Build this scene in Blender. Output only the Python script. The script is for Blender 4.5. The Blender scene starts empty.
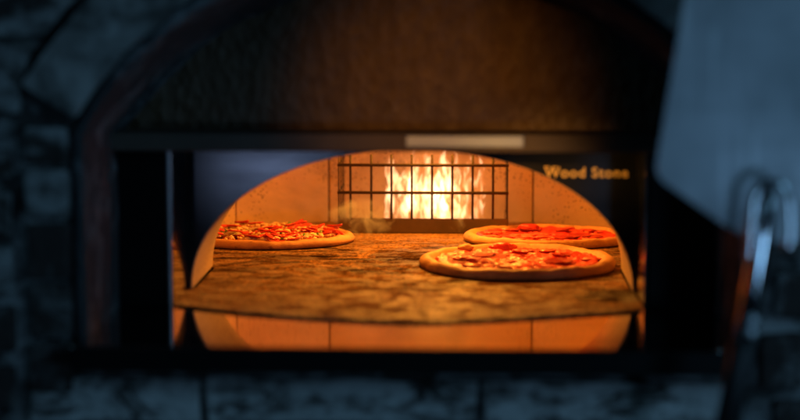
import bpy, bmesh, math, random
from mathutils import Vector, noise, Matrix
R = math.radians
scene = bpy.context.scene
col = scene.collection
random.seed(7)

# ---------------------------------------------------------------- camera
CAM = Vector((0.079, 0.0, 0.46)); YAW = 0.0384; PITCH = math.atan(230/1889)
cd = bpy.data.cameras.new("camera"); cam = bpy.data.objects.new("camera", cd); col.objects.link(cam)
cam.location = CAM; cam.rotation_euler = (math.pi/2 - PITCH, 0, YAW)
cd.lens = 85; cd.sensor_width = 36; cd.clip_start = 0.05; cd.clip_end = 100
cd.dof.use_dof = True; cd.dof.focus_distance = 3.24; cd.dof.aperture_fstop = 1.6; cd.dof.aperture_blades = 0
scene.camera = cam

# ---------------------------------------------------------------- materials
MATS = {}
class NT:
    def __init__(s, name):
        s.m = bpy.data.materials.new(name); s.m.use_nodes = True
        s.n = s.m.node_tree.nodes; s.l = s.m.node_tree.links
        s.b = s.n['Principled BSDF']; s.out = s.n['Material Output']
        s.tc = s.n.new('ShaderNodeTexCoord'); MATS[name] = s.m
    def mapping(s, scale=(1,1,1), loc=(0,0,0)):
        mp = s.n.new('ShaderNodeMapping'); mp.inputs['Scale'].default_value = scale; mp.inputs['Location'].default_value = loc
        s.l.new(s.tc.outputs['Object'], mp.inputs['Vector']); return mp.outputs[0]
    def noise(s, sc, detail=4, rough=.6, vec=None, dist=0):
        t = s.n.new('ShaderNodeTexNoise'); t.inputs['Scale'].default_value = sc; t.inputs['Detail'].default_value = detail
        t.inputs['Roughness'].default_value = rough; t.inputs['Distortion'].default_value = dist
        s.l.new(vec if vec is not None else s.tc.outputs['Object'], t.inputs['Vector']); return t.outputs[0]
    def voro(s, sc, vec=None, feat='F1'):
        t = s.n.new('ShaderNodeTexVoronoi'); t.feature = feat; t.inputs['Scale'].default_value = sc
        s.l.new(vec if vec is not None else s.tc.outputs['Object'], t.inputs['Vector']); return t.outputs['Distance']
    def ramp(s, fac, stops):
        r = s.n.new('ShaderNodeValToRGB'); e = r.color_ramp.elements
        while len(e) < len(stops): e.new(.5)
        for i, (p, c) in enumerate(stops):
            e[i].position = p
            if isinstance(c, (int, float)): c = (c, c, c)
            e[i].color = (*c, 1)
        s.l.new(fac, r.inputs[0]); return r.outputs[0]
    def mix(s, fac, a, b, mode='MIX'):
        m = s.n.new('ShaderNodeMix'); m.data_type = 'RGBA'; m.blend_type = mode
        for sock, v in ((m.inputs[0], fac), (m.inputs[6], a), (m.inputs[7], b)):
            if isinstance(v, (int, float)): sock.default_value = v
            elif isinstance(v, tuple): sock.default_value = (*v, 1)
            else: s.l.new(v, sock)
        return m.outputs[2]
    def math(s, op, a, b=0.0, clamp=False):
        m = s.n.new('ShaderNodeMath'); m.operation = op; m.use_clamp = clamp
        for sock, v in ((m.inputs[0], a), (m.inputs[1], b)):
            if isinstance(v, (int, float)): sock.default_value = v
            else: s.l.new(v, sock)
        return m.outputs[0]
    def set(s, color=None, rough=None, metal=None, spec=None, **kw):
        for key, v in (('Base Color', color), ('Roughness', rough), ('Metallic', metal), ('Specular IOR Level', spec)):
            if v is None: continue
            if isinstance(v, (int, float)): s.b.inputs[key].default_value = v
            elif isinstance(v, tuple): s.b.inputs[key].default_value = (*v, 1)
            else: s.l.new(v, s.b.inputs[key])
        for k, v in kw.items(): s.b.inputs[k.replace('_', ' ')].default_value = v
        return s
    def bump(s, h, strength=.5, dist=.002, prev=None):
        b = s.n.new('ShaderNodeBump'); b.inputs['Strength'].default_value = strength; b.inputs['Distance'].default_value = dist
        s.l.new(h, b.inputs['Height'])
        if prev is not None: s.l.new(prev, b.inputs['Normal'])
        s.l.new(b.outputs[0], s.b.inputs['Normal']); return b.outputs[0]

# whitewashed stone, worn so that dark brick shows
m = NT('whitewash')
w = m.noise(9, 6, .65, m.mapping((1, 1, 1.9)), .6); g = m.noise(60, 4, .6)
lime = m.ramp(m.math('ADD', m.math('MULTIPLY', w, .8), m.math('MULTIPLY', g, .2)), [(.44, 0.0), (.58, 1.0)])
m.set(m.mix(lime, (.030, .022, .018), m.mix(g, (.20, .20, .195), (.36, .36, .35))), .9)
m.bump(m.math('ADD', m.math('MULTIPLY', w, 2.), g), .9, .006)
m = NT('whitewash_light')
w = m.noise(8, 6, .7, m.mapping((1, 1, 2.8)), .8); g = m.noise(55, 4, .6)
lime = m.ramp(m.math('ADD', m.math('MULTIPLY', w, .8), m.math('MULTIPLY', g, .2)), [(.42, 0.0), (.53, 1.0)])
m.set(m.mix(lime, (.035, .028, .024), m.mix(g, (.34, .34, .33), (.60, .60, .58))), .9)
m.bump(m.math('ADD', m.math('MULTIPLY', w, 2.), g), .9, .006)
m = NT('dark_brick')
w = m.noise(14, 6, .7, None, .5); g = m.noise(70, 4, .6)
m.set(m.mix(m.ramp(w, [(.52, 0.), (.70, 1.)]), m.mix(g, (.018, .013, .012), (.05, .034, .028)), (.20, .20, .195)), .92)
m.bump(m.math('ADD', w, g), .9, .004)
m = NT('mortar')
w = m.noise(20, 5, .6); g = m.noise(120, 3, .6)
m.set(m.mix(m.ramp(w, [(.42, 0.), (.58, 1.)]), (.035, .032, .03), m.mix(g, (.20, .20, .20), (.36, .36, .35))), .95)
m.bump(m.math('ADD', w, g), .8, .004)
m = NT('arch_stone')
w = m.noise(7, 6, .65, None, .4); g = m.noise(50, 4, .6)
m.set(m.mix(m.ramp(w, [(.42, 0.), (.60, 1.)]), (.07, .065, .06), m.mix(g, (.30, .295, .28), (.46, .455, .44))), .9)
m.bump(m.math('ADD', m.math('MULTIPLY', w, 2.), g), .9, .006)
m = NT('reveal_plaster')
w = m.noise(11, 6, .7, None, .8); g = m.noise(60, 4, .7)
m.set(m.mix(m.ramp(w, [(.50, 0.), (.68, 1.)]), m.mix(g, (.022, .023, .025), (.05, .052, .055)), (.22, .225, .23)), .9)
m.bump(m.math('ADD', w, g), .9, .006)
m = NT('hammered_hood')
v = m.voro(60, m.mapping((1, 1, .7))); w = m.noise(38, 6, .7, m.mapping((1.2, 1, .6)), .4); g = m.noise(6, 3, .5)
m.set(m.mix(g, m.mix(w, (.02, .012, .006), (.20, .12, .055)), (.08, .045, .022)), .55, .1)
m.bump(m.math('ADD', m.math('MULTIPLY', v, .7), w), 1., .006)
# metals
m = NT('black_steel')
w = m.noise(40, 3); s_ = m.noise(4, 4, .6)
m.set((.007, .007, .007), m.ramp(s_, [(.3, .35), (.7, .55)]), 0., .07)
m.bump(w, .1, .001)
m = NT('bloom_brown_steel')  # lintel steel, lightened and browned to carry the warm bloom in its colour
s_ = m.noise(9, 5, .65)
m.set(m.mix(s_, (.05, .04, .033), (.13, .10, .08)), .6, 0., .15)
m = NT('front_steel')
s_ = m.noise(5, 4, .6, m.mapping((1, 1, 3)))
m.set((.05, .053, .06), m.ramp(s_, [(.3, .19), (.7, .27)]), .95, .2)
m = NT('stainless')
s_ = m.noise(6, 4, .6, m.mapping((1, 14, 1)))
m.set(m.mix(s_, (.75, .75, .75), (.85, .85, .85)), m.ramp(s_, [(.3, .07), (.7, .13)]), 1.)
m = NT('polished_shelf')
s_ = m.noise(7, 5, .6); sc = m.noise(5, 5, .6, m.mapping((1, 5, 1), (3, 1, 0)))
m.set(m.mix(m.ramp(sc, [(.45, 0.), (.7, 1.)]), (.66, .63, .58), (.42, .39, .35)), m.ramp(s_, [(.3, .03), (.75, .08)]), 1.)
m.bump(m.noise(3, 2), .06, .004)
m = NT('sheen_strip_metal')  # cool pale colour imitating a reflection on the lintel
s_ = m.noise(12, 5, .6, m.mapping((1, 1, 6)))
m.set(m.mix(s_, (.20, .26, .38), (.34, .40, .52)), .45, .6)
m = NT('edge_metal'); m.set((.30, .31, .33), .42, .9)
m = NT('brass'); m.set((.95, .60, .20), .5, .15)
m = NT('peel_aluminium')
s_ = m.noise(3, 6, .7, m.mapping((9, 1, 1.1)), .5); s2 = m.noise(2, 5, .6, m.mapping((2.4, 1, 14), (1, 0, 3)))
scr = m.ramp(m.noise(2.2, 3, .5, m.mapping((26, 1, 1.3), (4, 0, 2)), 1.2), [(.60, 0.), (.66, 1.)])
dull = m.ramp(m.noise(4, 5, .6), [(.4, 0.), (.65, 1.)])
m.set(m.mix(m.math('MULTIPLY', scr, .35), m.mix(dull, m.mix(s_, (.20, .21, .22), (.34, .35, .36)), (.44, .44, .46)), (.75, .76, .78)), m.ramp(m.math('ADD', m.math('MULTIPLY', s_, .6), m.math('MULTIPLY', s2, .4)), [(.35, .42), (.65, .62)]), .75)
m.bump(s_, .15, .002)
m = NT('chrome'); m.set((.55, .56, .58), .12, 1.)
m = NT('rivet_metal'); m.set((.9, .9, .92), .35, .6)
m = NT('dark_grip'); m.set((.012, .011, .011), .5, 0.)
m = NT('black_iron')
w = m.noise(60, 4, .6)
m.set(m.mix(w, (.018, .012, .007), (.05, .033, .02)), .65, .3)
m = NT('scorched_iron')
w = m.noise(16, 5, .65)
m.set(m.mix(w, (.05, .035, .022), (.16, .11, .07)), .65, .4); m.bump(w, .5, .003)
# oven stone
def refractory(name, a, b, loc=(0,0,0)):
    m = NT(name)
    mp = m.mapping((1, 1, 1), loc)
    w = m.noise(5, 5, .6, mp, .3); g = m.noise(90, 3, .6, mp)
    dens = m.noise(9, 3, .5, m.mapping((1, 1, 1), (loc[0]+5, 3, 1)))
    v1 = m.voro(140, mp); v2 = m.voro(300, mp)
    pit = m.math('MULTIPLY', m.ramp(v1, [(.16, 1.), (.26, 0.)]), m.ramp(dens, [(.44, 0.), (.54, 1.)]))
    pit2 = m.math('MULTIPLY', m.ramp(v2, [(.14, .8), (.24, 0.)]), m.ramp(dens, [(.48, 0.), (.60, 1.)]))
    allp = m.math('MAXIMUM', pit, pit2)
    smoke = m.ramp(m.noise(3.2, 5, .6, m.mapping((1, 1, 1.6), loc), .5), [(.50, 0.), (.72, 1.)])
    c = m.mix(w, a, b); c = m.mix(m.math('MULTIPLY', smoke, .65), c, (.16, .10, .07))
    c = m.mix(m.math('MULTIPLY', allp, .85), c, (.05, .03, .02))
    m.set(c, .85)
    m.bump(m.math('SUBTRACT', m.math('ADD', m.math('MULTIPLY', g, .15), m.math('MULTIPLY', w, .6)), allp), .5, .002)
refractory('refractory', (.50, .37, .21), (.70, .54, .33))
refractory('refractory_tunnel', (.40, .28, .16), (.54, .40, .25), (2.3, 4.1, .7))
m = NT('deck_stone')
mp = m.mapping((1, 1, 1))
big = m.noise(5.5, 7, .72, m.mapping((1, 1.0, 1)), 1.2)
med = m.noise(48, 6, .8, m.mapping((1, 1.1, 1)), .5)
fine = m.noise(160, 4, .7)
speck = m.voro(120)
pos = m.n.new('ShaderNodeSeparateXYZ'); m.l.new(m.tc.outputs['Object'], pos.inputs[0])
inner = m.ramp(m.math('ADD', pos.outputs[1], m.math('MULTIPLY', big, .16)), [(0., 0.), (1., 1.)])
# charring only behind the mouth where the pies are baked: Y from 2.85 on
yy = m.math('ADD', pos.outputs[1], m.math('MULTIPLY', m.math('SUBTRACT', big, .5), .5))
mr = m.n.new('ShaderNodeMapRange'); m.l.new(yy, mr.inputs[0])
mr.inputs[1].default_value = 2.72; mr.inputs[2].default_value = 3.0
mr2 = m.n.new('ShaderNodeMapRange'); m.l.new(yy, mr2.inputs[0])
mr2.inputs[1].default_value = 3.50; mr2.inputs[2].default_value = 3.2
band = m.math('MULTIPLY', mr.outputs[0], mr2.outputs[0])
base = m.mix(m.ramp(med, [(.40, 0.), (.60, 1.)]), (.38, .20, .085), (.78, .45, .20))
base = m.mix(m.ramp(fine, [(.42, .85), (.58, 0.)]), base, (.10, .06, .03))
char = m.ramp(m.math('ADD', m.math('MULTIPLY', big, .6), m.math('MULTIPLY', med, .4)), [(.40, 0.), (.52, 1.)])
c = m.mix(m.math('MULTIPLY', m.math('MULTIPLY', char, band), .90), base, (.035, .017, .009))
burn = m.ramp(m.noise(13, 7, .75, m.mapping((.55, 1.5, 1), (2, 5, 0)), .8), [(.53, 0.), (.60, 1.)])
c = m.mix(m.math('MULTIPLY', m.math('MULTIPLY', burn, band), .92), c, (.015, .009, .007))
# a black scorch at the right front corner
vd = m.n.new('ShaderNodeVectorMath'); vd.operation = 'DISTANCE'; vd.inputs[1].default_value = (.300, 2.745, 0)
m.l.new(m.mapping((1, 1, 1)), vd.inputs[0])
sd = m.ramp(m.math('ADD', vd.outputs['Value'], m.math('MULTIPLY', m.math('SUBTRACT', med, .5), .18)), [(.045, 1.), (.075, 0.)])
c = m.mix(m.math('MULTIPLY', sd, .9), c, (.02, .013, .01))
m.set(c, m.ramp(med, [(.35, .38), (.65, .62)]), None, m.ramp(m.noise(30, 5, .7, m.mapping((.7, 1.2, 1), (1, 7, 0)), .6), [(.48, .0), (.62, .42)]))
m.bump(m.math('ADD', m.math('MULTIPLY', med, 1.2), m.math('MULTIPLY', fine, 1.1)), 1., .0045)
# food
m = NT('dough')
w = m.noise(26, 5, .6); b_ = m.noise(60, 4, .6)
c = m.mix(m.ramp(w, [(.40, 0.), (.66, 1.)]), (.52, .29, .12), (.34, .16, .055))
c = m.mix(m.ramp(b_, [(.60, 0.), (.70, .75)]), c, (.17, .07, .025))
m.set(c, .62, None, .35, Subsurface_Weight=.12, Subsurface_Scale=.01); m.bump(m.math('ADD', w, b_), .5, .002)
m.b.inputs['Subsurface Radius'].default_value = (1., .5, .25)
m = NT('tomato_sauce')
w = m.noise(42, 5, .65, None, .8); b_ = m.noise(120, 4, .6)
m.set(m.mix(m.ramp(w, [(.40, 0.), (.64, 1.)]), (.54, .016, .020), (.68, .06, .045)), .32, None, .5); m.bump(m.math('ADD', w, m.math('MULTIPLY', b_, .4)), 1., .004)
m = NT('melted_cheese')
w = m.noise(55, 5, .6, None, .5)
m.set(m.mix(m.ramp(w, [(.42, 0.), (.62, 1.)]), (.66, .055, .04), (.74, .17, .08)), .38, None, .5); m.bump(w, .8, .003)
m = NT('cheese_crumb'); w = m.noise(80, 3); m.set(m.mix(w, (.55, .36, .18), (.78, .60, .38)), .5)
m = NT('red_salami')
w = m.noise(120, 4, .6)
m.set(m.mix(m.ramp(w, [(.45, 0.), (.65, 1.)]), (.50, .022, .022), (.66, .085, .06)), .34, None, .5); m.bump(w, .4, .002)
m = NT('red_pepper'); w = m.noise(30, 3); m.set(m.mix(w, (.48, .018, .016), (.62, .05, .025)), .32)
m = NT('green_pepper'); w = m.noise(30, 3); m.set(m.mix(w, (.07, .15, .03), (.16, .28, .06)), .35)
m = NT('mushroom'); w = m.noise(50, 3); m.set(m.mix(w, (.62, .46, .28), (.80, .66, .46)), .5)

# ---------------------------------------------------------------- helpers
def link(name, me, mat=None, parent=None):
    o = bpy.data.objects.new(name, me); col.objects.link(o)
    if mat: me.materials.append(MATS[mat])
    if parent: o.parent = parent
    return o
def from_bm(name, bm, mat, parent=None, smooth=False):
    bmesh.ops.recalc_face_normals(bm, faces=bm.faces)
    me = bpy.data.meshes.new(name); bm.to_mesh(me); bm.free()
    if smooth:
        for p in me.polygons: p.use_smooth = True
    return link(name, me, mat, parent)
def tag(o, label=None, cat=None, group=None, kind=None):
    for k, v in (('label', label), ('category', cat), ('group', group), ('kind', kind)):
        if v: o[k] = v
    return o
def empty(name, loc=(0, 0, 0)):
    o = bpy.data.objects.new(name, None); o.empty_display_size = .05; col.objects.link(o); o.location = loc; return o
def bevel_mod(o, w=.003, seg=2):
    md = o.modifiers.new('bevel', 'BEVEL'); md.width = w; md.segments = seg; md.limit_method = 'ANGLE'; md.angle_limit = R(40)
    return o
def add_box(bm, x0, x1, y0, y1, z0, z1):
    v = [bm.verts.new(p) for p in ((x0,y0,z0),(x1,y0,z0),(x1,y1,z0),(x0,y1,z0),(x0,y0,z1),(x1,y0,z1),(x1,y1,z1),(x0,y1,z1))]
    for f in ((0,3,2,1),(4,5,6,7),(0,1,5,4),(1,2,6,5),(2,3,7,6),(3,0,4,7)): bm.faces.new([v[i] for i in f])
    return v
def box(name, dims, mat, parent=None, bev=.0):
    bm = bmesh.new(); add_box(bm, *dims); o = from_bm(name, bm, mat, parent)
    if bev: bevel_mod(o, bev)
    return o
def prism(bm, pts, y0, y1):            # outline in x,z pulled from y0 to y1
    a = [bm.verts.new((x, y0, z)) for x, z in pts]; b = [bm.verts.new((x, y1, z)) for x, z in pts]
    n = len(pts)
    bm.faces.new(a); bm.faces.new(list(reversed(b)))
    for i in range(n): bm.faces.new((a[i], b[i], b[(i+1) % n], a[(i+1) % n]))
def slab(bm, pts, z0, z1):
    a = [bm.verts.new((x, y, z0)) for x, y in pts]; b = [bm.verts.new((x, y, z1)) for x, y in pts]
    n = len(pts); bm.faces.new(list(reversed(a))); bm.faces.new(b)
    for i in range(n): bm.faces.new((a[i], a[(i+1) % n], b[(i+1) % n], b[i]))
def tube(bm, pts, rad, seg=10, caps=True):
    pts = [Vector(p) for p in pts]; rings = []
    up = Vector((0, 1, 0))
    for i, p in enumerate(pts):
        d = (pts[min(i+1, len(pts)-1)] - pts[max(i-1, 0)]).normalized()
        if abs(d.dot(up)) > .95: u = d.cross(Vector((1, 0, 0))).normalized()
        else: u = d.cross(up).normalized()
        v = d.cross(u).normalized(); r = rad[i] if isinstance(rad, (list, tuple)) else rad
        rings.append([bm.verts.new(p + (u*math.cos(2*math.pi*k/seg) + v*math.sin(2*math.pi*k/seg))*r) for k in range(seg)])
    for a, b in zip(rings, rings[1:]):
        for k in range(seg): bm.faces.new((a[k], a[(k+1) % seg], b[(k+1) % seg], b[k]))
    if caps: bm.faces.new(rings[0]); bm.faces.new(list(reversed(rings[-1])))
def N(x, y, z, s=1.): return noise.noise(Vector((x*s, y*s, z*s)))
def rough_stone(bm, pts, yf, yb, seed, amp=.004, cell=.018):
    """a stone whose x,z outline is pts, front face gridded and uneven, edges eroded"""
    tmp = bmesh.new(); prism(tmp, pts, yf, yb)
    bmesh.ops.bevel(tmp, geom=[e for e in tmp.edges], offset=.006, segments=2, affect='EDGES', profile=.6)
    for _ in range(3):
        long_ = [e for e in tmp.edges if e.calc_length() > cell*2]
        if not long_: break
        bmesh.ops.subdivide_edges(tmp, edges=long_, cuts=1, use_grid_fill=True)
    bmesh.ops.triangulate(tmp, faces=tmp.faces)
    long_ = [e for e in tmp.edges if e.calc_length() > cell]
    bmesh.ops.subdivide_edges(tmp, edges=long_, cuts=1)
    for v in tmp.verts:
        p = v.co; q = Vector((p.x*14+seed*3.1, p.y*14, p.z*14))
        d = noise.noise_vector(q)*amp + noise.noise_vector(q*3.)*amp*.45
        v.co = p + d
    me = bpy.data.meshes.new('tmp'); tmp.to_mesh(me); tmp.free(); bm.from_mesh(me); bpy.data.meshes.remove(me)

# ================================================================ brick wall with arch
WY = 2.40
JX = .4345; SPR = .269; CZ = .010; RI = .506; RO = .590
wall = empty('brick_wall', (0, 0, 0))
tag(wall, 'whitewashed stone and brick wall with a low arch framing the oven', 'wall')
# backing mortar with the arched opening: two halves and the part below
def arc(r, a0, a1, n, cz=CZ, cx=0): return [(cx + r*math.cos(a0+(a1-a0)*i/n), cz + r*math.sin(a0+(a1-a0)*i/n)) for i in range(n+1)]
aS = math.atan2(SPR-CZ, JX)
bm = bmesh.new()
outer_l = [(-1.3, -.7), (1.3, -.7), (1.3, 1.1), (-1.3, 1.1)]
inner = [(JX+.004, -.045)] + [(JX+.004, SPR)] + arc(RI+.004, aS, math.pi-aS, 30) + [(-JX-.004, SPR), (-JX-.004, -.045)]
def strip(poly, y0, y1):
    prism(bm, poly, y0, y1)
# left pier, right pier, below, above (as quads following the arch)
prism(bm, [(-1.3, -.045), (-JX-.004, -.045), (-JX-.004, SPR), (-1.3, SPR)], WY+.010, WY+.25)
prism(bm, [(JX+.004, -.045), (1.3, -.045), (1.3, SPR), (JX+.004, SPR)], WY+.010, WY+.25)
prism(bm, [(-1.3, -.7), (1.3, -.7), (1.3, -.0455), (-1.3, -.0455)], WY+.010, WY+.25)
A = arc(RI+.004, aS, math.pi-aS, 40)
for i in range(40):
    (xa, za), (xb, zb) = A[i], A[i+1]
    pa = [(xa, za), (xa if abs(xa) < JX*.999 else math.copysign(1.3, xa), 1.1), (xb if abs(xb) < JX*.999 else math.copysign(1.3, xb), 1.1), (xb, zb)]
    prism(bm, pa, WY+.010, WY+.25)
prism(bm, [(-1.3, SPR+.0005), (-JX-.0045, SPR+.0005), (-JX-.0045, 1.1), (-1.3, 1.1)], WY+.011, WY+.24)
prism(bm, [(JX+.0045, SPR+.0005), (1.3, SPR+.0005), (1.3, 1.1), (JX+.0045, 1.1)], WY+.011, WY+.24)
from_bm('mortar', bm, 'mortar', wall)

# arch ring of long stones
bm = bmesh.new()
a_end = math.atan2(.282-CZ, .430)
angs = [a_end, R(60), R(88), R(117), math.pi-a_end]
for i in range(4):
    a0, a1 = angs[i]+.006, angs[i+1]-.006
    n = 12
    o_ = arc(RO, a0, a1, n); i_ = arc(RI+.003, a1, a0, n)
    rough_stone(bm, o_ + i_, WY-.014, WY+.12, 11+i, .004)
from_bm('arch_ring', bm, 'arch_stone', wall)

# coursed stones of the left and right piers and spandrels
bmw = bmesh.new(); bml = bmesh.new(); bmd = bmesh.new()
def block(x0, x1, z0, z1, kind, seed, amp=.004):
    g = .004
    poly = [(x0+g, z0+g), (x1-g, z0+g), (x1-g, z1-g), (x0+g, z1-g)]
    rough_stone({'w': bmw, 'l': bml, 'd': bmd}[kind], poly, WY-.006+random.uniform(-.002, .003), WY+.11, seed, amp)
rows_left = [(-.080, -.006, 'd'), (-.006, .072, 'd'), (.072, .150, 'd'), (.150, .222, 'w'), (.222, .278, 'w')]
for k, (z0, z1, kd) in enumerate(rows_left):
    block(-.500, -JX-.001, z0, z1, kd, 20+k)
    off = .03*(k % 2)
    block(-.60-off, -.512, z0-.02, z1-.03, 'w' if k > 1 else 'd', 30+k)
# left spandrel: stones whose right end follows the ring
def ring_x(z, side):
    v = RO+.012; h = z-CZ
    return side*math.sqrt(max(v*v-h*h, 0))
for side in (-1, 1):
    zz = .285; k = 0
    while zz < .85:
        z1 = zz + (.085 if k % 2 else .10)
        n = 5; edge = []
        for i in range(n+1):
            z = zz+.004+(z1-zz-.008)*i/n
            edge.append((ring_x(z, side) if z-CZ < RO+.012 else 0, z))
        if k == 0: edge = [(side*.500, e[1]) if abs(e[0]) > .5 else e for e in edge]
        xo = side*1.0
        poly = [(xo, zz+.004)] + edge + [(xo, z1-.004)]
        if max(abs(e[0]) for e in edge) > .02:
            if side < 0: poly = list(reversed(poly))
            rough_stone(bmw, poly, WY-.006, WY+.10, 60+k+side*9, .005, .03)
        zz = z1; k += 1
# far left column beyond
for k in range(6):
    block(-.80, -.64, -.1+.09*k, -.012+.09*k, 'w', 80+k)
# right pier: dark bricks in thick pale mortar
rows_right = [(-.145, -.072), (-.062, .012), (.026, .092), (.106, .172), (.186, .256)]
for k, (z0, z1) in enumerate(rows_right):
    sh = .018*(k % 2)
    block(JX+.030-sh, JX+.092-sh, z0, z1, 'd', 100+k)
    block(JX+.106-sh, JX+.175-sh, z0+.006, z1+.004, 'd' if k % 2 else 'w', 110+k)
    block(JX+.190-sh, JX+.27-sh, z0, z1, 'd', 120+k)
# under the shelf: wide light stones
xs = [-.50, -.27, .09, .425]
for i in range(3): block(xs[i], xs[i+1], -.118, -.050, 'l', 140+i, .006)
xs = [-.50, -.40, -.06, .27, .40]
for i in range(4): block(xs[i], xs[i+1], -.20, -.128, 'l', 150+i, .006)
bm = bmesh.new(); aj = math.atan2(.30-CZ, .485)
o_ = arc(RO+.011, aj, math.pi-aj, 40); i_ = arc(RO-.006, math.pi-aj, aj, 40)
for k in range(40): prism(bm, [o_[k], o_[k+1], i_[39-k], i_[40-k]], WY+.004, WY+.012)
for sd in (-1, 1): prism(bm, [(sd*.500, .333), (sd*.500, .318), (sd*.438, .262), (sd*.438, .288)], WY+.003, WY+.012)
from_bm('shadow_joint', bm, 'dark_grip', wall)  # dark strips over the mortar, standing for the shade in a deep gap
from_bm('whitewashed_stone', bmw, 'whitewash', wall)
from_bm('pale_stone', bml, 'whitewash_light', wall)
from_bm('dark_brick', bmd, 'dark_brick', wall)

# reveal of the arch: lofted between the front arch and the lower one at the back
BY = 2.695; BS = .244; BCZ = -.062; BR = .532
fr = [(JX, -.05), (JX, .05), (JX, .15), (JX, SPR)] + arc(RI, aS, math.pi-aS, 36)[1:-1] + [(-JX, SPR), (-JX, .15), (-JX, .05), (-JX, -.05)]
aB = math.atan2(BS-BCZ, .435)
bk = [(JX, -.05), (JX, .05), (JX, .14), (JX, BS)] + arc(BR, aB, math.pi-aB, 36, BCZ)[1:-1] + [(-JX, BS), (-JX, .14), (-JX, .05), (-JX, -.05)]
bm = bmesh.new(); M_ = 12; grid = []
for j in range(M_+1):
    t = j/M_; row = []
    for (x0, z0), (x1, z1) in zip(fr, bk):
        x = x0+(x1-x0)*t; z = z0+(z1-z0)*t; y = WY+.002+(BY+.04-WY)*t
        d = noise.noise_vector(Vector((x*13, y*13, z*13)))*.007 + noise.noise_vector(Vector((x*40, y*40, z*40)))*.003
        row.append(bm.verts.new((x+d.x, y, z+d.z)))
    grid.append(row)
for j in range(M_):
    for i in range(len(fr)-1): bm.faces.new((grid[j][i], grid[j+1][i], grid[j+1][i+1], grid[j][i+1]))
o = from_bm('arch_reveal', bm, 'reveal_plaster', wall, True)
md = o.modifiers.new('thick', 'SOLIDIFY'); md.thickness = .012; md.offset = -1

# ================================================================ pizza oven
oven = empty('pizza_oven', (0, 0, 0))
tag(oven, 'built-in pizza oven with black steel front, low arched mouth and stone deck', 'oven')
OX = -.011                                      # centre of the mouth
PY = 2.78; TY = 3.0
def mouth(n=48, a=.331, b=.2115, e=2.08, dz=0.):
    pts = []
    for i in range(n+1):
        t = math.pi*i/n; c, s = math.cos(t), math.sin(t)
        pts.append((OX + a*math.copysign(abs(c)**(2/e), c), dz + b*abs(s)**(2/e)))
    return pts
# tympanum (hood face above the lintel)
bm = bmesh.new()
tym = [(-.46, .236), (.46, .236), (.46, .244)] + arc(BR+.02, math.atan2(.244-BCZ, .455), math.pi-math.atan2(.244-BCZ, .455), 30, BCZ) + [(-.46, .244)]
prism(bm, tym, BY, BY+.02); from_bm('hood_face', bm, 'hammered_hood', oven)
# lintel
box('lintel', (-.432, .432, 2.615, 2.69, .2225, .248), 'bloom_brown_steel', oven, .003)
box('sheen_strip', (-.013, .150, 2.6125, 2.6155, .230, .2455), 'sheen_strip_metal', oven, .001)  # thin plate added in place of a sheen reflected on the lintel
# housing face left and right, outside the recess
LX, RX = -.346, .322; HY = 2.65
box('housing_panel', (-.433, LX-.0085, HY, HY+.03, -.004, .222), 'black_steel', oven, .002)
box('housing_panel', (RX+.0065, .433, HY, HY+.03, -.004, .222), 'black_steel', oven, .002)
box('edge_trim', (LX-.0080, LX-.0022, HY-.006, HY+.02, -.004, .222), 'edge_metal', oven, .0015)
box('edge_trim', (RX+.0022, RX+.0060, HY-.002, HY+.02, -.004, .222), 'black_steel', oven, .001)
box('side_panel', (LX-.002, LX, HY-.004, PY+.004, -.004, .2222), 'stainless', oven)
box('side_panel', (RX, RX+.002, HY-.002, PY+.004, -.004, .2222), 'stainless', oven)
# front plate with the arched mouth
bm = bmesh.new(); mp_ = mouth(); y0, y1 = PY, PY+.006
top = .26
for i in range(len(mp_)-1):
    (xa, za), (xb, zb) = mp_[i], mp_[i+1]
    prism(bm, [(xa, max(za, 0)), (xa, top), (xb, top), (xb, max(zb, 0))] if za >= 0 else [], y0, y1)
bmesh.ops.remove_doubles(bm, verts=bm.verts, dist=1e-5)
prism(bm, [(LX+.0005, -.009), (OX-.3311, -.009), (OX-.3311, top), (LX+.0005, top)], y0, y1)
if RX-.0005 > OX+.3311: prism(bm, [(OX+.3311, -.009), (RX-.0005, -.009), (RX-.0005, top), (OX+.3311, top)], y0, y1)
from_bm('front_plate', bm, 'front_steel', oven)
# stone throat of the mouth
bm = bmesh.new(); pin = mouth(48, .3295, .210); rows = []
for y in (PY+.0065, PY+.08, PY+.15, TY):
    rows.append([bm.verts.new((x, y, max(z, -.004))) for x, z in pin])
pout = mouth(48, .40, .29)
rows.append([bm.verts.new((x, TY, max(z, -.004))) for x, z in pout])
rows.append([bm.verts.new((x, PY+.0065, max(z, -.004))) for x, z in pout])
rows.append(rows[0])
for a, b in zip(rows, rows[1:]):
    for i in range(len(pin)-1): bm.faces.new((a[i], a[i+1], b[i+1], b[i]))
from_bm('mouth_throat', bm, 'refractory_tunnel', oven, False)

# chamber: sixteen-sided ring of refractory panels
CYc, CR = 3.12, .51; ZT = .27
def pc(a, r=CR): return (r*math.sin(a), CYc + r*math.cos(a))     # a from the back
cuts = [-112.5, -90, -67.5, -45, -22.5, 22.5, 45, 67.5, 90, 112.5]
for i in range(len(cuts)-1):
    a0, a1 = R(cuts[i]), R(cuts[i+1])
    p0, p1 = Vector(pc(a0)), Vector(pc(a1)); d = (p1-p0).normalized(); nrm = Vector((-d.y, d.x))
    if nrm.dot((p0+p1)/2 - Vector((0, CYc))) < 0: nrm = -nrm
    q0 = p0 + d*.0007; q1 = p1 - d*.0007
    bm = bmesh.new(); slab(bm, [q0, q1, q1+nrm*.05, q0+nrm*.05], -.01, ZT)
    o = from_bm('wall_panel', bm, 'refractory', oven); bevel_mod(o, .0022, 2)
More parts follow.
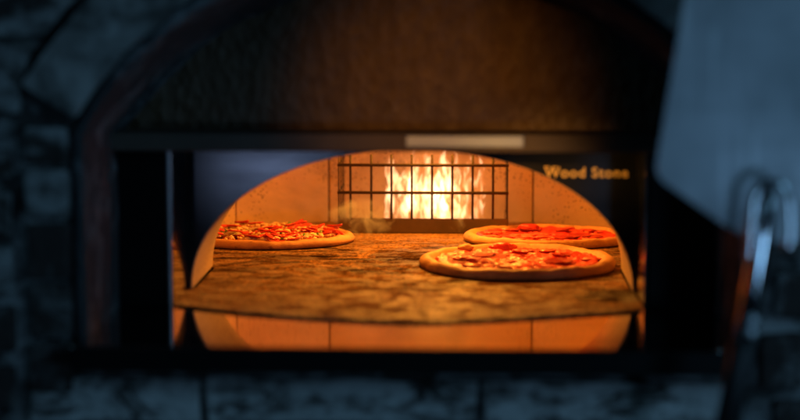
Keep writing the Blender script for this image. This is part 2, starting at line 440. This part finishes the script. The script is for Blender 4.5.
# joint filler behind the panels
bm = bmesh.new(); ring = [R(a) for a in range(-115, 116, 5)]
rr = [[bm.verts.new((*pc(a, .535), z)) for a in ring] for z in (-.01, ZT)]
for i in range(len(ring)-1): bm.faces.new((rr[0][i], rr[0][i+1], rr[1][i+1], rr[1][i]))
from_bm('joint_filler', bm, 'scorched_iron', oven)
# dome
bm = bmesh.new(); K = 8; seg = 32; rows = []
for j in range(K+1):
    t = j/K*math.pi/2; r = .56*math.cos(t); z = ZT-.01 + .16*math.sin(t)
    rows.append([bm.verts.new((r*math.cos(2*math.pi*k/seg), max(CYc + r*math.sin(2*math.pi*k/seg), TY+.022), z)) for k in range(seg)] if j < K else [bm.verts.new((0, CYc, z))])
for a, b in zip(rows, rows[1:]):
    for k in range(seg):
        if len(b) == 1: bm.faces.new((a[k], a[(k+1) % seg], b[0]))
        else: bm.faces.new((a[k], a[(k+1) % seg], b[(k+1) % seg], b[k]))
o = from_bm('dome', bm, 'refractory', oven, True)
md = o.modifiers.new('thick', 'SOLIDIFY'); md.thickness = .03; md.offset = 1
# inner front wall around the throat
bm = bmesh.new(); pf = mouth(48, .3305, .211)
for i in range(len(pf)-1):
    (xa, za), (xb, zb) = pf[i], pf[i+1]
    prism(bm, [(xa, za), (xa, .42), (xb, .42), (xb, zb)], TY+.0005, TY+.02)
bmesh.ops.remove_doubles(bm, verts=bm.verts, dist=1e-5)
prism(bm, [(-.56, -.01), (OX-.3306, -.01), (OX-.3306, .42), (-.56, .42)], TY+.0005, TY+.02)
prism(bm, [(OX+.3306, -.01), (.56, -.01), (.56, .42), (OX+.3306, .42)], TY+.0005, TY+.02)
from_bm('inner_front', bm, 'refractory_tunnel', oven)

# deck: one stone floor that bulges out of the mouth
out = [(-.345, 2.650), (-.29, 2.617), (-.234, 2.586), (-.15, 2.556), (-.077, 2.537), (-.035, 2.528), (-.005, 2.525), (.03, 2.528), (.1, 2.547), (.2, 2.583), (.28, 2.613), (.320, 2.632)]
out += [(.3205, 2.779), (.316, 2.79), (.3155, 3.0)]
out += [pc(R(a), .508) for a in range(100, -101, -5)]
out += [(-.3355, 3.0), (-.336, 2.79), (-.3465, 2.779)]
bm = bmesh.new(); slab(bm, out, -.0028, 0)
o = from_bm('stone_deck', bm, 'deck_stone', oven); bevel_mod(o, .001, 2)
# subfloor
box('oven_base', (-.6, .6, 2.80, 3.8, -.08, -.0050), 'black_steel', oven)
# shelf
SZ = -.0036
box('shelf_top', (-.431, .431, 2.353, 2.79, -.020, SZ), 'polished_shelf', oven, .0015)
box('shelf_fascia', (-.4315, .4315, 2.347, 2.3525, -.036, SZ-.0006), 'black_steel', oven, .002)
box('shelf_bracket', (-.4305, .4305, 2.356, 2.60, -.036, -.0205), 'black_steel', oven)

# lettering
def text_obj(body, size, loc, parent):
    cu = bpy.data.curves.new('lettering', 'FONT'); cu.body = body; cu.size = size; cu.extrude = .0012; cu.offset = size*.004
    cu.space_character = 1.12; cu.bevel_depth = .0003
    t = bpy.data.objects.new('tmp', cu); col.objects.link(t)
    bpy.context.view_layer.update()
    me = bpy.data.meshes.new_from_object(t.evaluated_get(bpy.context.evaluated_depsgraph_get()))
    bpy.data.objects.remove(t)
    o = link('lettering', me, 'brass', parent)
    o.rotation_euler = (math.pi/2, 0, 0); o.location = loc
    return o
LZ = .1715
tx = text_obj('Wood Stone', .0212, (.1860, PY-.0025, LZ), oven)
bm = bmesh.new()                                 # serifs
for x0, x1, z in ((-.001, .0075, .0158), (.0115, .018, .0158)):
    add_box(bm, .1860+x0, .1860+x1, PY-.0035, PY-.001, LZ+z-.0016, LZ+z)
from_bm('lettering', bm, 'brass', oven)

# ================================================================ fire guard
guard = empty('fire_guard', (0, 3.42, 0))
tag(guard, 'black wire cage on an iron kerb standing before the flames', 'fire guard')
def gpart(name, bm, mat, smooth=False):
    o = from_bm(name, bm, mat, guard, smooth); o.location = (0, -3.42, 0); return o
GX0, GX1, GY, GB = -.1645, .1435, 3.42, 3.565
bm = bmesh.new(); add_box(bm, GX0-.002, GX1+.002, GY, GY+.008, .0005, .0275); add_box(bm, GX0-.0015, GX1+.0015, GY+.0085, GY+.03, .0005, .004)
bevel_mod(gpart('kerb', bm, 'scorched_iron'), .0015)
for x in (GX0+.0005, GX1-.0005):
    bm = bmesh.new(); add_box(bm, x-.0025, x+.0025, GY+.0305, GB, .0005, .0274)
    bevel_mod(gpart('side_kerb', bm, 'scorched_iron'), .001)
for px in (350, 371, 391.3, 411.8, 432.2, 452.6, 473, 493.5):
    x = .079 + ((px-400)/1889 - .0384)*GY
    bm = bmesh.new(); tube(bm, [(x, GY+.001, .0275), (x, GY+.001, .085), (x, GY+.001, .1452)], .0023, 8)
    gpart('upright_bar', bm, 'black_iron', True)
for z in (.0753, .1258):
    bm = bmesh.new(); tube(bm, [(GX0-.002, GY-.0022, z), (0, GY-.0022, z), (GX1+.002, GY-.0022, z)], .0029, 8)
    gpart('cross_bar', bm, 'black_iron', True)
    for x in (GX0, GX1):
        bm = bmesh.new(); tube(bm, [(x, GY, z), (x, GB, z)], .002, 8); gpart('side_bar', bm, 'black_iron', True)
for x in (GX0, GX1):
    for y in (GY+.001, GY+.05, GY+.10, GB-.002):
        bm = bmesh.new(); tube(bm, [(x, y, .0275), (x, y, .1452)], .0011, 8); gpart('upright_bar', bm, 'black_iron', True)

# ================================================================ fire: twisting tongues of glowing gas
def flame_volume():
    m = bpy.data.materials.new('flame'); m.use_nodes = True; n = m.node_tree.nodes; l = m.node_tree.links
    n.clear(); out = n.new('ShaderNodeOutputMaterial'); em = n.new('ShaderNodeEmission'); l.new(em.outputs[0], out.inputs['Volume'])
    tc = n.new('ShaderNodeTexCoord'); mp = n.new('ShaderNodeMapping'); mp.inputs['Scale'].default_value = (1., 1., .30)
    l.new(tc.outputs['Object'], mp.inputs[0])
    no = n.new('ShaderNodeTexNoise'); no.inputs['Scale'].default_value = 85; no.inputs['Detail'].default_value = 2.; no.inputs['Distortion'].default_value = 1.1
    l.new(mp.outputs[0], no.inputs['Vector'])
    rp = n.new('ShaderNodeValToRGB'); e = rp.color_ramp.elements
    e[0].position = .48; e[0].color = (.012, .012, .012, 1); e[1].position = .61; e[1].color = (1, 1, 1, 1)
    l.new(no.outputs[0], rp.inputs[0])
    mu = n.new('ShaderNodeMath'); mu.operation = 'MULTIPLY'; mu.inputs[1].default_value = FLAME
    l.new(rp.outputs[0], mu.inputs[0]); l.new(mu.outputs[0], em.inputs['Strength'])
    cr = n.new('ShaderNodeValToRGB'); e = cr.color_ramp.elements
    e[0].position = .1; e[0].color = (1, .27, .03, 1); e[1].position = .85; e[1].color = (1, .60, .30, 1)
    l.new(rp.outputs[0], cr.inputs[0]); l.new(cr.outputs[0], em.inputs['Color'])
    MATS['flame'] = m
FLAME = 125
flame_volume()
fire = empty('fire', (.02, 3.50, .01)); tag(fire, 'tall orange and white flames burning behind the wire cage', 'fire')
def X_at(px, Y): return .079 + ((px-400)/1889 - .0384)*Y
tongues = [(388, .165, .007, 1), (398, .165, .013, 2), (407, .160, .012, 3), (416, .175, .014, 4), (425, .19, .011, 5), (433, .17, .013, 6),
           (441, .175, .014, 7), (450, .165, .012, 8), (458, .17, .012, 9), (466, .17, .010, 10), (474, .16, .008, 11), (481, .155, .006, 12), (412, .16, .012, 13), (445, .17, .013, 14)]
for px, h, w, sd in tongues:
    rr_ = random.Random(sd); Y = 3.50 + rr_.uniform(-.022, .028); x0 = X_at(px, Y); bm = bmesh.new(); rings = []; n = 22; sg = 12
    ph = rr_.uniform(0, 6.28); lean = rr_.uniform(-.014, .014)
    for i in range(n+1):
        t = i/n; z = .012 + h*t
        r = w*(.30+1.05*math.sin(math.pi*min(t*1.15+.12, 1))**.8)*(1-t**2.4) + .0004
        cx = x0 + lean*t*t*2 + .0075*math.sin(t*8+ph)*t + .003*math.sin(t*21+ph*2)
        cy = Y + .006*math.cos(t*7+ph)
        r *= 1 + .3*N(x0*30, t*7, ph)
        a0 = t*2.2+ph
        rings.append([bm.verts.new((cx + r*1.15*math.cos(2*math.pi*k/sg+a0), cy + r*.75*math.sin(2*math.pi*k/sg+a0), z)) for k in range(sg)])
    for a, b in zip(rings, rings[1:]):
        for k in range(sg): bm.faces.new((a[k], a[(k+1) % sg], b[(k+1) % sg], b[k]))
    bm.faces.new(rings[0]); bm.faces.new(list(reversed(rings[-1])))
    o = from_bm('flame', bm, 'flame', fire, True); o.location = (-.02, -3.50, -.01)

# ================================================================ pizzas
def pizza(name, loc, rx, ry, seed, label, lift=.016):
    root = empty(name, loc); tag(root, label, 'pizza', 'pizzas baking on the oven deck')
    rnd = random.Random(seed)
    def rad(a): return 1 + .028*N(math.cos(a)*1.6, math.sin(a)*1.6, seed*3.3) + .016*N(math.cos(a)*4, math.sin(a)*4, seed*1.3)
    def rim(a): return lift*(1 + .16*N(math.cos(a)*3, math.sin(a)*3, seed*2.1+5) + .10*N(math.cos(a)*8, math.sin(a)*8, seed))
    prof = [(0, .001), (.3, .001), (.55, .001), (.72, .0015), (.79, .0035), (.83, .0085)]
    top_t = [.86, .885, .91, .935, .96, .98, .993, 1.0]
    seg = 120; bm = bmesh.new(); rings = []
    def ring(t, zf, cx=0):
        r_ = []
        for k in range(seg):
            a = 2*math.pi*k/seg; q = rad(a)*t; r_.append(bm.verts.new((rx*q*math.cos(a), ry*q*math.sin(a), zf(a))))
        return r_
    c0 = bm.verts.new((0, 0, .001)); first = None
    for t, z in prof[1:]:
        zf = (lambda a, z=z: z + (rim(a)-lift)*(z/.0125)*.4); rings.append(ring(t, zf))
    for t in top_t:
        u = (t-.92)/.08
        rings.append(ring(t, lambda a, u=u: .003 + (rim(a)-.003)*math.sqrt(max(1-(u*.98)**2, .0)) if u > -.9 else .0125))
    rings.append(ring(.992, lambda a: .0012)); rings.append(ring(.95, lambda a: .0006))
    for k in range(seg): bm.faces.new((c0, rings[0][k], rings[0][(k+1) % seg]))
    for a, b in zip(rings, rings[1:]):
        for k in range(seg): bm.faces.new((a[k], b[k], b[(k+1) % seg], a[(k+1) % seg]))
    bm.faces.new(rings[-1])
    o = from_bm('crust', bm, 'dough', root, True)
    # sauce
    bm = bmesh.new(); sg = 150; rings = []; c0 = bm.verts.new((0, 0, .0100))
    def surf(x, y, t): return .0090 + .0035*max(0, (t-.6)/.25) + .0034*N(x*45, y*45, seed) + .0026*N(x*110, y*110, seed+3) + .0012*N(x*230, y*230, seed)
    for j in range(1, 41):
        t = j/40*.855; r_ = []
        for k in range(sg):
            a = 2*math.pi*k/sg; q = t*(rad(a) + (.045*N(math.cos(a)*6, math.sin(a)*6, seed+9) if j > 35 else 0))
            x, y = rx*q*math.cos(a), ry*q*math.sin(a); z = surf(x, y, t)
            if j >= 39: z -= .0035*(j-38)
            r_.append(bm.verts.new((x, y, z)))
        rings.append(r_)
    for k in range(sg): bm.faces.new((c0, rings[0][k], rings[0][(k+1) % sg]))
    for a, b in zip(rings, rings[1:]):
        for k in range(sg): bm.faces.new((a[k], b[k], b[(k+1) % sg], a[(k+1) % sg]))
    from_bm('tomato_sauce', bm, 'tomato_sauce', root, True)
    return root, rnd, surf
def blob(bm, x, y, z, rx, ry, rz, seed, amp=.3, sub=2):
    r = bmesh.ops.create_icosphere(bm, subdivisions=sub, radius=1)
    for v in r['verts']:
        p = v.co.copy(); q = 1 + amp*noise.noise(p*1.6 + Vector((seed*1.7, seed, 0)))+amp*.5*noise.noise(p*4. + Vector((seed, 0, 0)))
        v.co = Vector((x + p.x*rx*q, y + p.y*ry*q, z + p.z*rz*q))
def place(name, bm, mat, root, loc, rz, tilt=(0, 0)):
    o = from_bm(name, bm, mat, root, True); o.location = loc; o.rotation_euler = (tilt[0], tilt[1], rz); return o
def slice_mesh(r, curl, seed, th=.0012):
    bm = bmesh.new(); n = 22; rings = []; c = bm.verts.new((0, 0, 0))
    for j in range(1, 6):
        t = j/5; rings.append([bm.verts.new((r*t*(1+.12*N(math.cos(a)*2, math.sin(a)*2, seed))*math.cos(a), r*t*(1+.12*N(math.cos(a)*2, math.sin(a)*2, seed))*math.sin(a),
              curl*t*t*(.55+.9*N(math.cos(a)*1.5, math.sin(a)*1.5, seed+4)))) for a in [2*math.pi*k/n for k in range(n)]])
    for k in range(n): bm.faces.new((c, rings[0][k], rings[0][(k+1) % n]))
    for a, b in zip(rings, rings[1:]):
        for k in range(n): bm.faces.new((a[k], b[k], b[(k+1) % n], a[(k+1) % n]))
    r2 = bmesh.ops.solidify(bm, geom=bm.faces[:], thickness=th)
    return bm
def strip_mesh(L, w, h, bend, seed):
    bm = bmesh.new(); n = 8; rings = []
    for i in range(n+1):
        t = i/n-.5; a = t*bend; x = L*t; y = L*bend*.5*(t*t*2)
        ww = w*(1-.7*abs(2*t)**4)*(1+.2*N(t*3, seed, 1)); z = h*1.6*math.sin((t+.5)*math.pi*1.0+seed)*.5
        rings.append([bm.verts.new((x, y + ww*math.cos(q), z + h*math.sin(q))) for q in [2*math.pi*k/8 for k in range(8)]])
    for a, b in zip(rings, rings[1:]):
        for k in range(8): bm.faces.new((a[k], a[(k+1) % 8], b[(k+1) % 8], b[k]))
    bm.faces.new(rings[0]); bm.faces.new(list(reversed(rings[-1])))
    return bm
def rnd_disc(rnd, f=.8):
    a = rnd.uniform(0, 6.283); q = f*math.sqrt(rnd.random()); return q*math.cos(a), q*math.sin(a), q

def red_pizza(name, loc, rx, ry, seed, label, nsl, lift):
    root, rnd, surf = pizza(name, loc, rx, ry, seed, label, lift)
    bm = bmesh.new()
    for i in range(60):
        u, v, q = rnd_disc(rnd, .76); x, y = rx*u, ry*v
        if rnd.random() < .45: x, y = rx*(-.15+.5*(rnd.random()-.5)), ry*(-.35+.7*(rnd.random()-.5))
        s = rnd.uniform(.004, .011); blob(bm, x, y, surf(x, y, q)-.0002, s*1.5, s*1.1, s*.22, i, .8)
    tag(from_bm('melted_cheese', bm, 'melted_cheese', root, True), kind='stuff')
    for i in range(nsl):
        u, v, q = rnd_disc(rnd, .70); x, y = rx*u, ry*v
        place('salami_slice', slice_mesh(rnd.uniform(.014, .023), rnd.uniform(.001, .0045), i+seed, .0007), 'red_salami', root, (x, y, surf(x, y, q)+.0012), rnd.uniform(0, 6), (rnd.uniform(-.09, .09), rnd.uniform(-.09, .09)))
    return root, rnd
p1, rnd = red_pizza('pizza', (.1535, 3.030, .0006), .1600, .158, 3, 'large unsliced pizza with red topping nearest the oven mouth', 17, .0165)
bm = bmesh.new(); blob(bm, -.022, .122, .012, .024, .014, .0085, 5, .35, 3)
from_bm('dough_bubble', bm, 'tomato_sauce', p1, True)
bm = bmesh.new(); blob(bm, -.085, .105, .013, .013, .010, .008, 15, .25, 3); from_bm('dough_bubble', bm, 'dough', p1, True)
p2, rnd = red_pizza('pizza', (.212, 3.330, .0006), .148, .117, 8, 'red pizza lying farther back against the right chamber wall, behind another', 12, .0155)
bm = bmesh.new(); blob(bm, -.030, .080, .012, .018, .010, .008, 25, .35, 3); from_bm('dough_bubble', bm, 'tomato_sauce', p2, True)

p3, rnd, surf = pizza('pizza', (-.281, 3.315, .0006), .151, .126, 12, 'pizza piled with red pepper strips, mushrooms and crumbled cheese on the left', .0150)
rx, ry = .151, .128
bm = bmesh.new()
for i in range(520):
    u, v, q = rnd_disc(rnd, .84); x, y = rx*u, ry*v; s = rnd.uniform(.002, .005)
    blob(bm, x, y, surf(x, y, q)+.002+.006*rnd.random()*(1-q*.6), s*rnd.uniform(1, 1.8), s, s*.8, i, .4, 1)
o = from_bm('crumbled_cheese', bm, 'cheese_crumb', p3, True); tag(o, kind='stuff')
for i in range(58):
    u, v, q = rnd_disc(rnd, .84); x, y = rx*u, ry*v
    place('pepper_strip', strip_mesh(rnd.uniform(.022, .044), rnd.uniform(.004, .0085), .0018, rnd.uniform(-.9, .9), i), 'red_pepper', p3,
          (x, y, surf(x, y, q)+.005+.006*rnd.random()), rnd.uniform(-.9, .9), (rnd.uniform(-.4, .4), rnd.uniform(-.25, .25)))
for i in range(12):
    u, v, q = rnd_disc(rnd, .72); x, y = rx*u, ry*v
    place('mushroom_slice', slice_mesh(rnd.uniform(.009, .014), .003, i+50, .0022), 'mushroom', p3, (x, y, surf(x, y, q)+.008), rnd.uniform(0, 6), (rnd.uniform(.0, .5), rnd.uniform(-.3, .3)))
for i in range(34):
    u, v, q = rnd_disc(rnd, .80); x, y = rx*u, ry*v
    if i < 18: y = -abs(y); 
    place('green_pepper', strip_mesh(rnd.uniform(.009, .016), .0035, .0025, rnd.uniform(-1, 1), i+80), 'green_pepper', p3, (x, y, surf(x, y, q)+.005), rnd.uniform(0, 6), (rnd.uniform(-.3, .3), 0))

# steam curling off the hot deck
def steam_mat():
    m = bpy.data.materials.new('steam'); m.use_nodes = True; n = m.node_tree.nodes; l = m.node_tree.links
    n.clear(); out = n.new('ShaderNodeOutputMaterial'); pv = n.new('ShaderNodeVolumePrincipled'); l.new(pv.outputs[0], out.inputs['Volume'])
    pv.inputs['Color'].default_value = (.95, .92, .9, 1)
    tc = n.new('ShaderNodeTexCoord'); no = n.new('ShaderNodeTexNoise'); no.inputs['Scale'].default_value = 30; no.inputs['Detail'].default_value = 4; no.inputs['Distortion'].default_value = .9
    l.new(tc.outputs['Object'], no.inputs['Vector'])
    rp = n.new('ShaderNodeMapRange'); rp.inputs[1].default_value = .46; rp.inputs[2].default_value = .75; rp.inputs[3].default_value = 0; rp.inputs[4].default_value = 110
    vs = n.new('ShaderNodeVectorMath'); vs.operation = 'DISTANCE'; vs.inputs[1].default_value = (.5, .5, .45); l.new(tc.outputs['Generated'], vs.inputs[0])
    fo = n.new('ShaderNodeMapRange'); fo.inputs[1].default_value = .5; fo.inputs[2].default_value = .12; l.new(vs.outputs['Value'], fo.inputs[0])
    mu = n.new('ShaderNodeMath'); mu.operation = 'MULTIPLY'; l.new(rp.outputs[0], mu.inputs[0]); l.new(fo.outputs[0], mu.inputs[1])
    l.new(no.outputs[0], rp.inputs[0]); l.new(mu.outputs[0], pv.inputs['Density']); MATS['steam'] = m
steam_mat()
def steam(px, Y, w, h, seed, label):
    bm = bmesh.new(); blob(bm, 0, 0, h*.5, w, w*.55, h*.5, seed, .45, 4)
    for v in bm.verts: v.co.x += .010*math.sin(v.co.z*60+seed); v.co.z = max(v.co.z, .001)
    o = from_bm('steam', bm, 'steam', None, True); o.location = (X_at(px, Y), Y, .002)
    tag(o, label, 'steam', 'steam rising off the deck', 'stuff')
steam(364, 3.33, .055, .075, 2, 'pale wisp of steam curling up beside the left pizza')
steam(459, 3.40, .020, .055, 5, 'thin wisp of steam between the iron kerb and back pizza')

# ================================================================ peel hanging in front of the right pier
def P(px, py, Y):
    """point on the plane y=Y seen at photo pixel px,py"""
    f = Vector((-math.sin(YAW)*math.cos(PITCH), math.cos(YAW)*math.cos(PITCH), -math.sin(PITCH)))
    r = Vector((math.cos(YAW), math.sin(YAW), 0)); u = r.cross(f)
    d = f*1889 + r*(px-400) - u*(py-210); return CAM + d*((Y-CAM.y)/d.y)
PLY = 2.20
b0 = P(742, 238, PLY)
peel = empty('pizza_peel', (b0.x, PLY, -.25)); tag(peel, 'wide metal pizza peel with tubular handle standing blade up at the right', 'peel')
def rounded(pts, r, n=6):
    out = []; L = len(pts)
    for i in range(L):
        p0, p, p1 = Vector(pts[i-1]), Vector(pts[i]), Vector(pts[(i+1) % L])
        rr_ = min(r[i], (p0-p).length*.45, (p1-p).length*.45)
        a = p + (p0-p).normalized()*rr_; b = p + (p1-p).normalized()*rr_
        for k in range(n+1):
            t = k/n; out.append(tuple(a*(1-t)**2 + p*2*t*(1-t) + b*t*t))
    return out
px_pts = [(700, -110), (684, 0), (654, 176), (742, 238), (800, 246), (905, 180), (885, 0), (872, -110)]
w3 = [P(x, y, PLY) for x, y in px_pts]
rp = rounded([(v.x, v.z) for v in w3], [.03, .3, .016, .05, .05, .016, .3, .03])
bm = bmesh.new(); prism(bm, rp, PLY, PLY+.0025)
o = from_bm('blade', bm, 'peel_aluminium', peel); o.location = -peel.location; bevel_mod(o, .0008)
h0, h1, h2, h3 = P(770, 186, PLY-.018), P(762, 240, PLY-.020), P(744, 345, PLY-.020), P(716, 480, PLY-.02)
bm = bmesh.new(); tube(bm, [h0, h0.lerp(h1, .5), h1, h1.lerp(h2, .5), h2], [.008, .0115, .0125, .0125, .0125], 20)
o = from_bm('handle_tube', bm, 'chrome', peel, True); o.location = -peel.location
bm = bmesh.new(); tube(bm, [h2, h2.lerp(h3, .02), h3], [.0135, .0150, .0155], 20)
o = from_bm('handle_grip', bm, 'dark_grip', peel, True); o.location = -peel.location
for py in (318, 330.5):
    t = (py-240)/105; c = h1.lerp(h2, t)
    bm = bmesh.new(); blob(bm, c.x+.003, c.y-.0125, c.z, .0058, .005, .0056, 1, 0, 3)
    o = from_bm('rivet', bm, 'rivet_metal', peel, True); o.location = -peel.location

# upside-down U of bright tube hooked over beside the handle
hk = [P(750, 262, PLY-.045), P(752, 225, PLY-.045), P(755, 200, PLY-.045), P(761, 188, PLY-.045), P(771, 182, PLY-.045), P(781, 185, PLY-.045), P(788, 197, PLY-.045), P(790, 220, PLY-.045), P(789, 250, PLY-.045)]
def smooth_path(pts, n=6):
    out = []
    for i in range(len(pts)-1):
        p0, p1, p2, p3 = pts[max(i-1, 0)], pts[i], pts[i+1], pts[min(i+2, len(pts)-1)]
        for k in range(n):
            t = k/n; out.append(.5*((2*p1) + (p2-p0)*t + (2*p0-5*p1+4*p2-p3)*t*t + (3*p1-p0-3*p2+p3)*t**3))
    return out + [pts[-1]]
bm = bmesh.new(); tube(bm, smooth_path(hk), .0042, 14)
hook = from_bm('hook', bm, 'chrome', None, True)
tag(hook, 'bright bent metal hook arched over the top of the peel handle', 'hook')

# ================================================================ light
def area(name, loc, target, size, power, color, sy=None, spread=None):
    d = bpy.data.lights.new(name, 'AREA'); d.energy = power; d.color = color; d.size = size
    if sy: d.shape = 'RECTANGLE'; d.size_y = sy
    if spread: d.spread = spread
    o = bpy.data.objects.new(name, d); col.objects.link(o); o.location = loc
    o.rotation_euler = (Vector(target)-Vector(loc)).to_track_quat('-Z', 'Y').to_euler(); return o
WARM = (1., .34, .032)
area('fire_light', (.02, 3.40, .345), (0, 2.75, .0), .12, 8., WARM, .07)
area('dome_fill', (0, 3.16, .395), (0, 3.16, 0), .50, 1.0, WARM)  # added lamp under the dome, spreads even warm light over the chamber
BLUE = (.20, .50, .80)
area('window_light', (2.0, .8, 1.1), (.2, 2.4, .15), .9, 12.5, BLUE)
area('low_right_fill', (1.05, .4, -.05), (.6, 2.3, .1), .25, 3.6, (.28, .6, 1.))  # added low cool light, puts the highlight on the handle tube
area('left_window', (-1.5, 1.2, .9), (-.5, 2.4, .15), .5, 1.7, BLUE)
def spot(name, loc, target, deg, power, color, rad):
    d = bpy.data.lights.new(name, 'SPOT'); d.energy = power; d.color = color; d.spot_size = R(deg); d.spot_blend = 1; d.shadow_soft_size = rad
    o = bpy.data.objects.new(name, d); col.objects.link(o); o.location = loc
    o.rotation_euler = (Vector(target)-Vector(loc)).to_track_quat('-Z', 'Y').to_euler(); return o
spot('cool_sheen_fill', (-.485, .3, -.06), (-.185, 2.78, .215), 6.2, 9., (.50, .64, 1.), .10)  # added lamp in front, out of view, makes the plate's blue sheen
spot('warm_hood_fill', (.05, .5, .64), (.03, 2.7, .268), 12.5, 80., (1., .38, .055), .05)  # added lamp above the view, gives hood and lintel their warm glow
spot('warm_letter_fill', (-.85, .6, .27), (.225, 2.78, .175), 5.2, 170., (1., .48, .09), .03)  # added narrow lamp out of view, brightens the lettering
w = bpy.data.worlds.new('World'); scene.world = w; w.use_nodes = True
w.node_tree.nodes['Background'].inputs[0].default_value = (.02, .05, .09, 1); w.node_tree.nodes['Background'].inputs[1].default_value = .03

scene.render.engine = 'CYCLES'
scene.cycles.caustics_reflective = False; scene.cycles.max_bounces = 8; scene.cycles.sample_clamp_indirect = 4
scene.cycles.use_denoising = True
scene.view_settings.view_transform = 'Standard'; scene.view_settings.look = 'None'
scene.view_settings.exposure = 0; scene.view_settings.gamma = 1
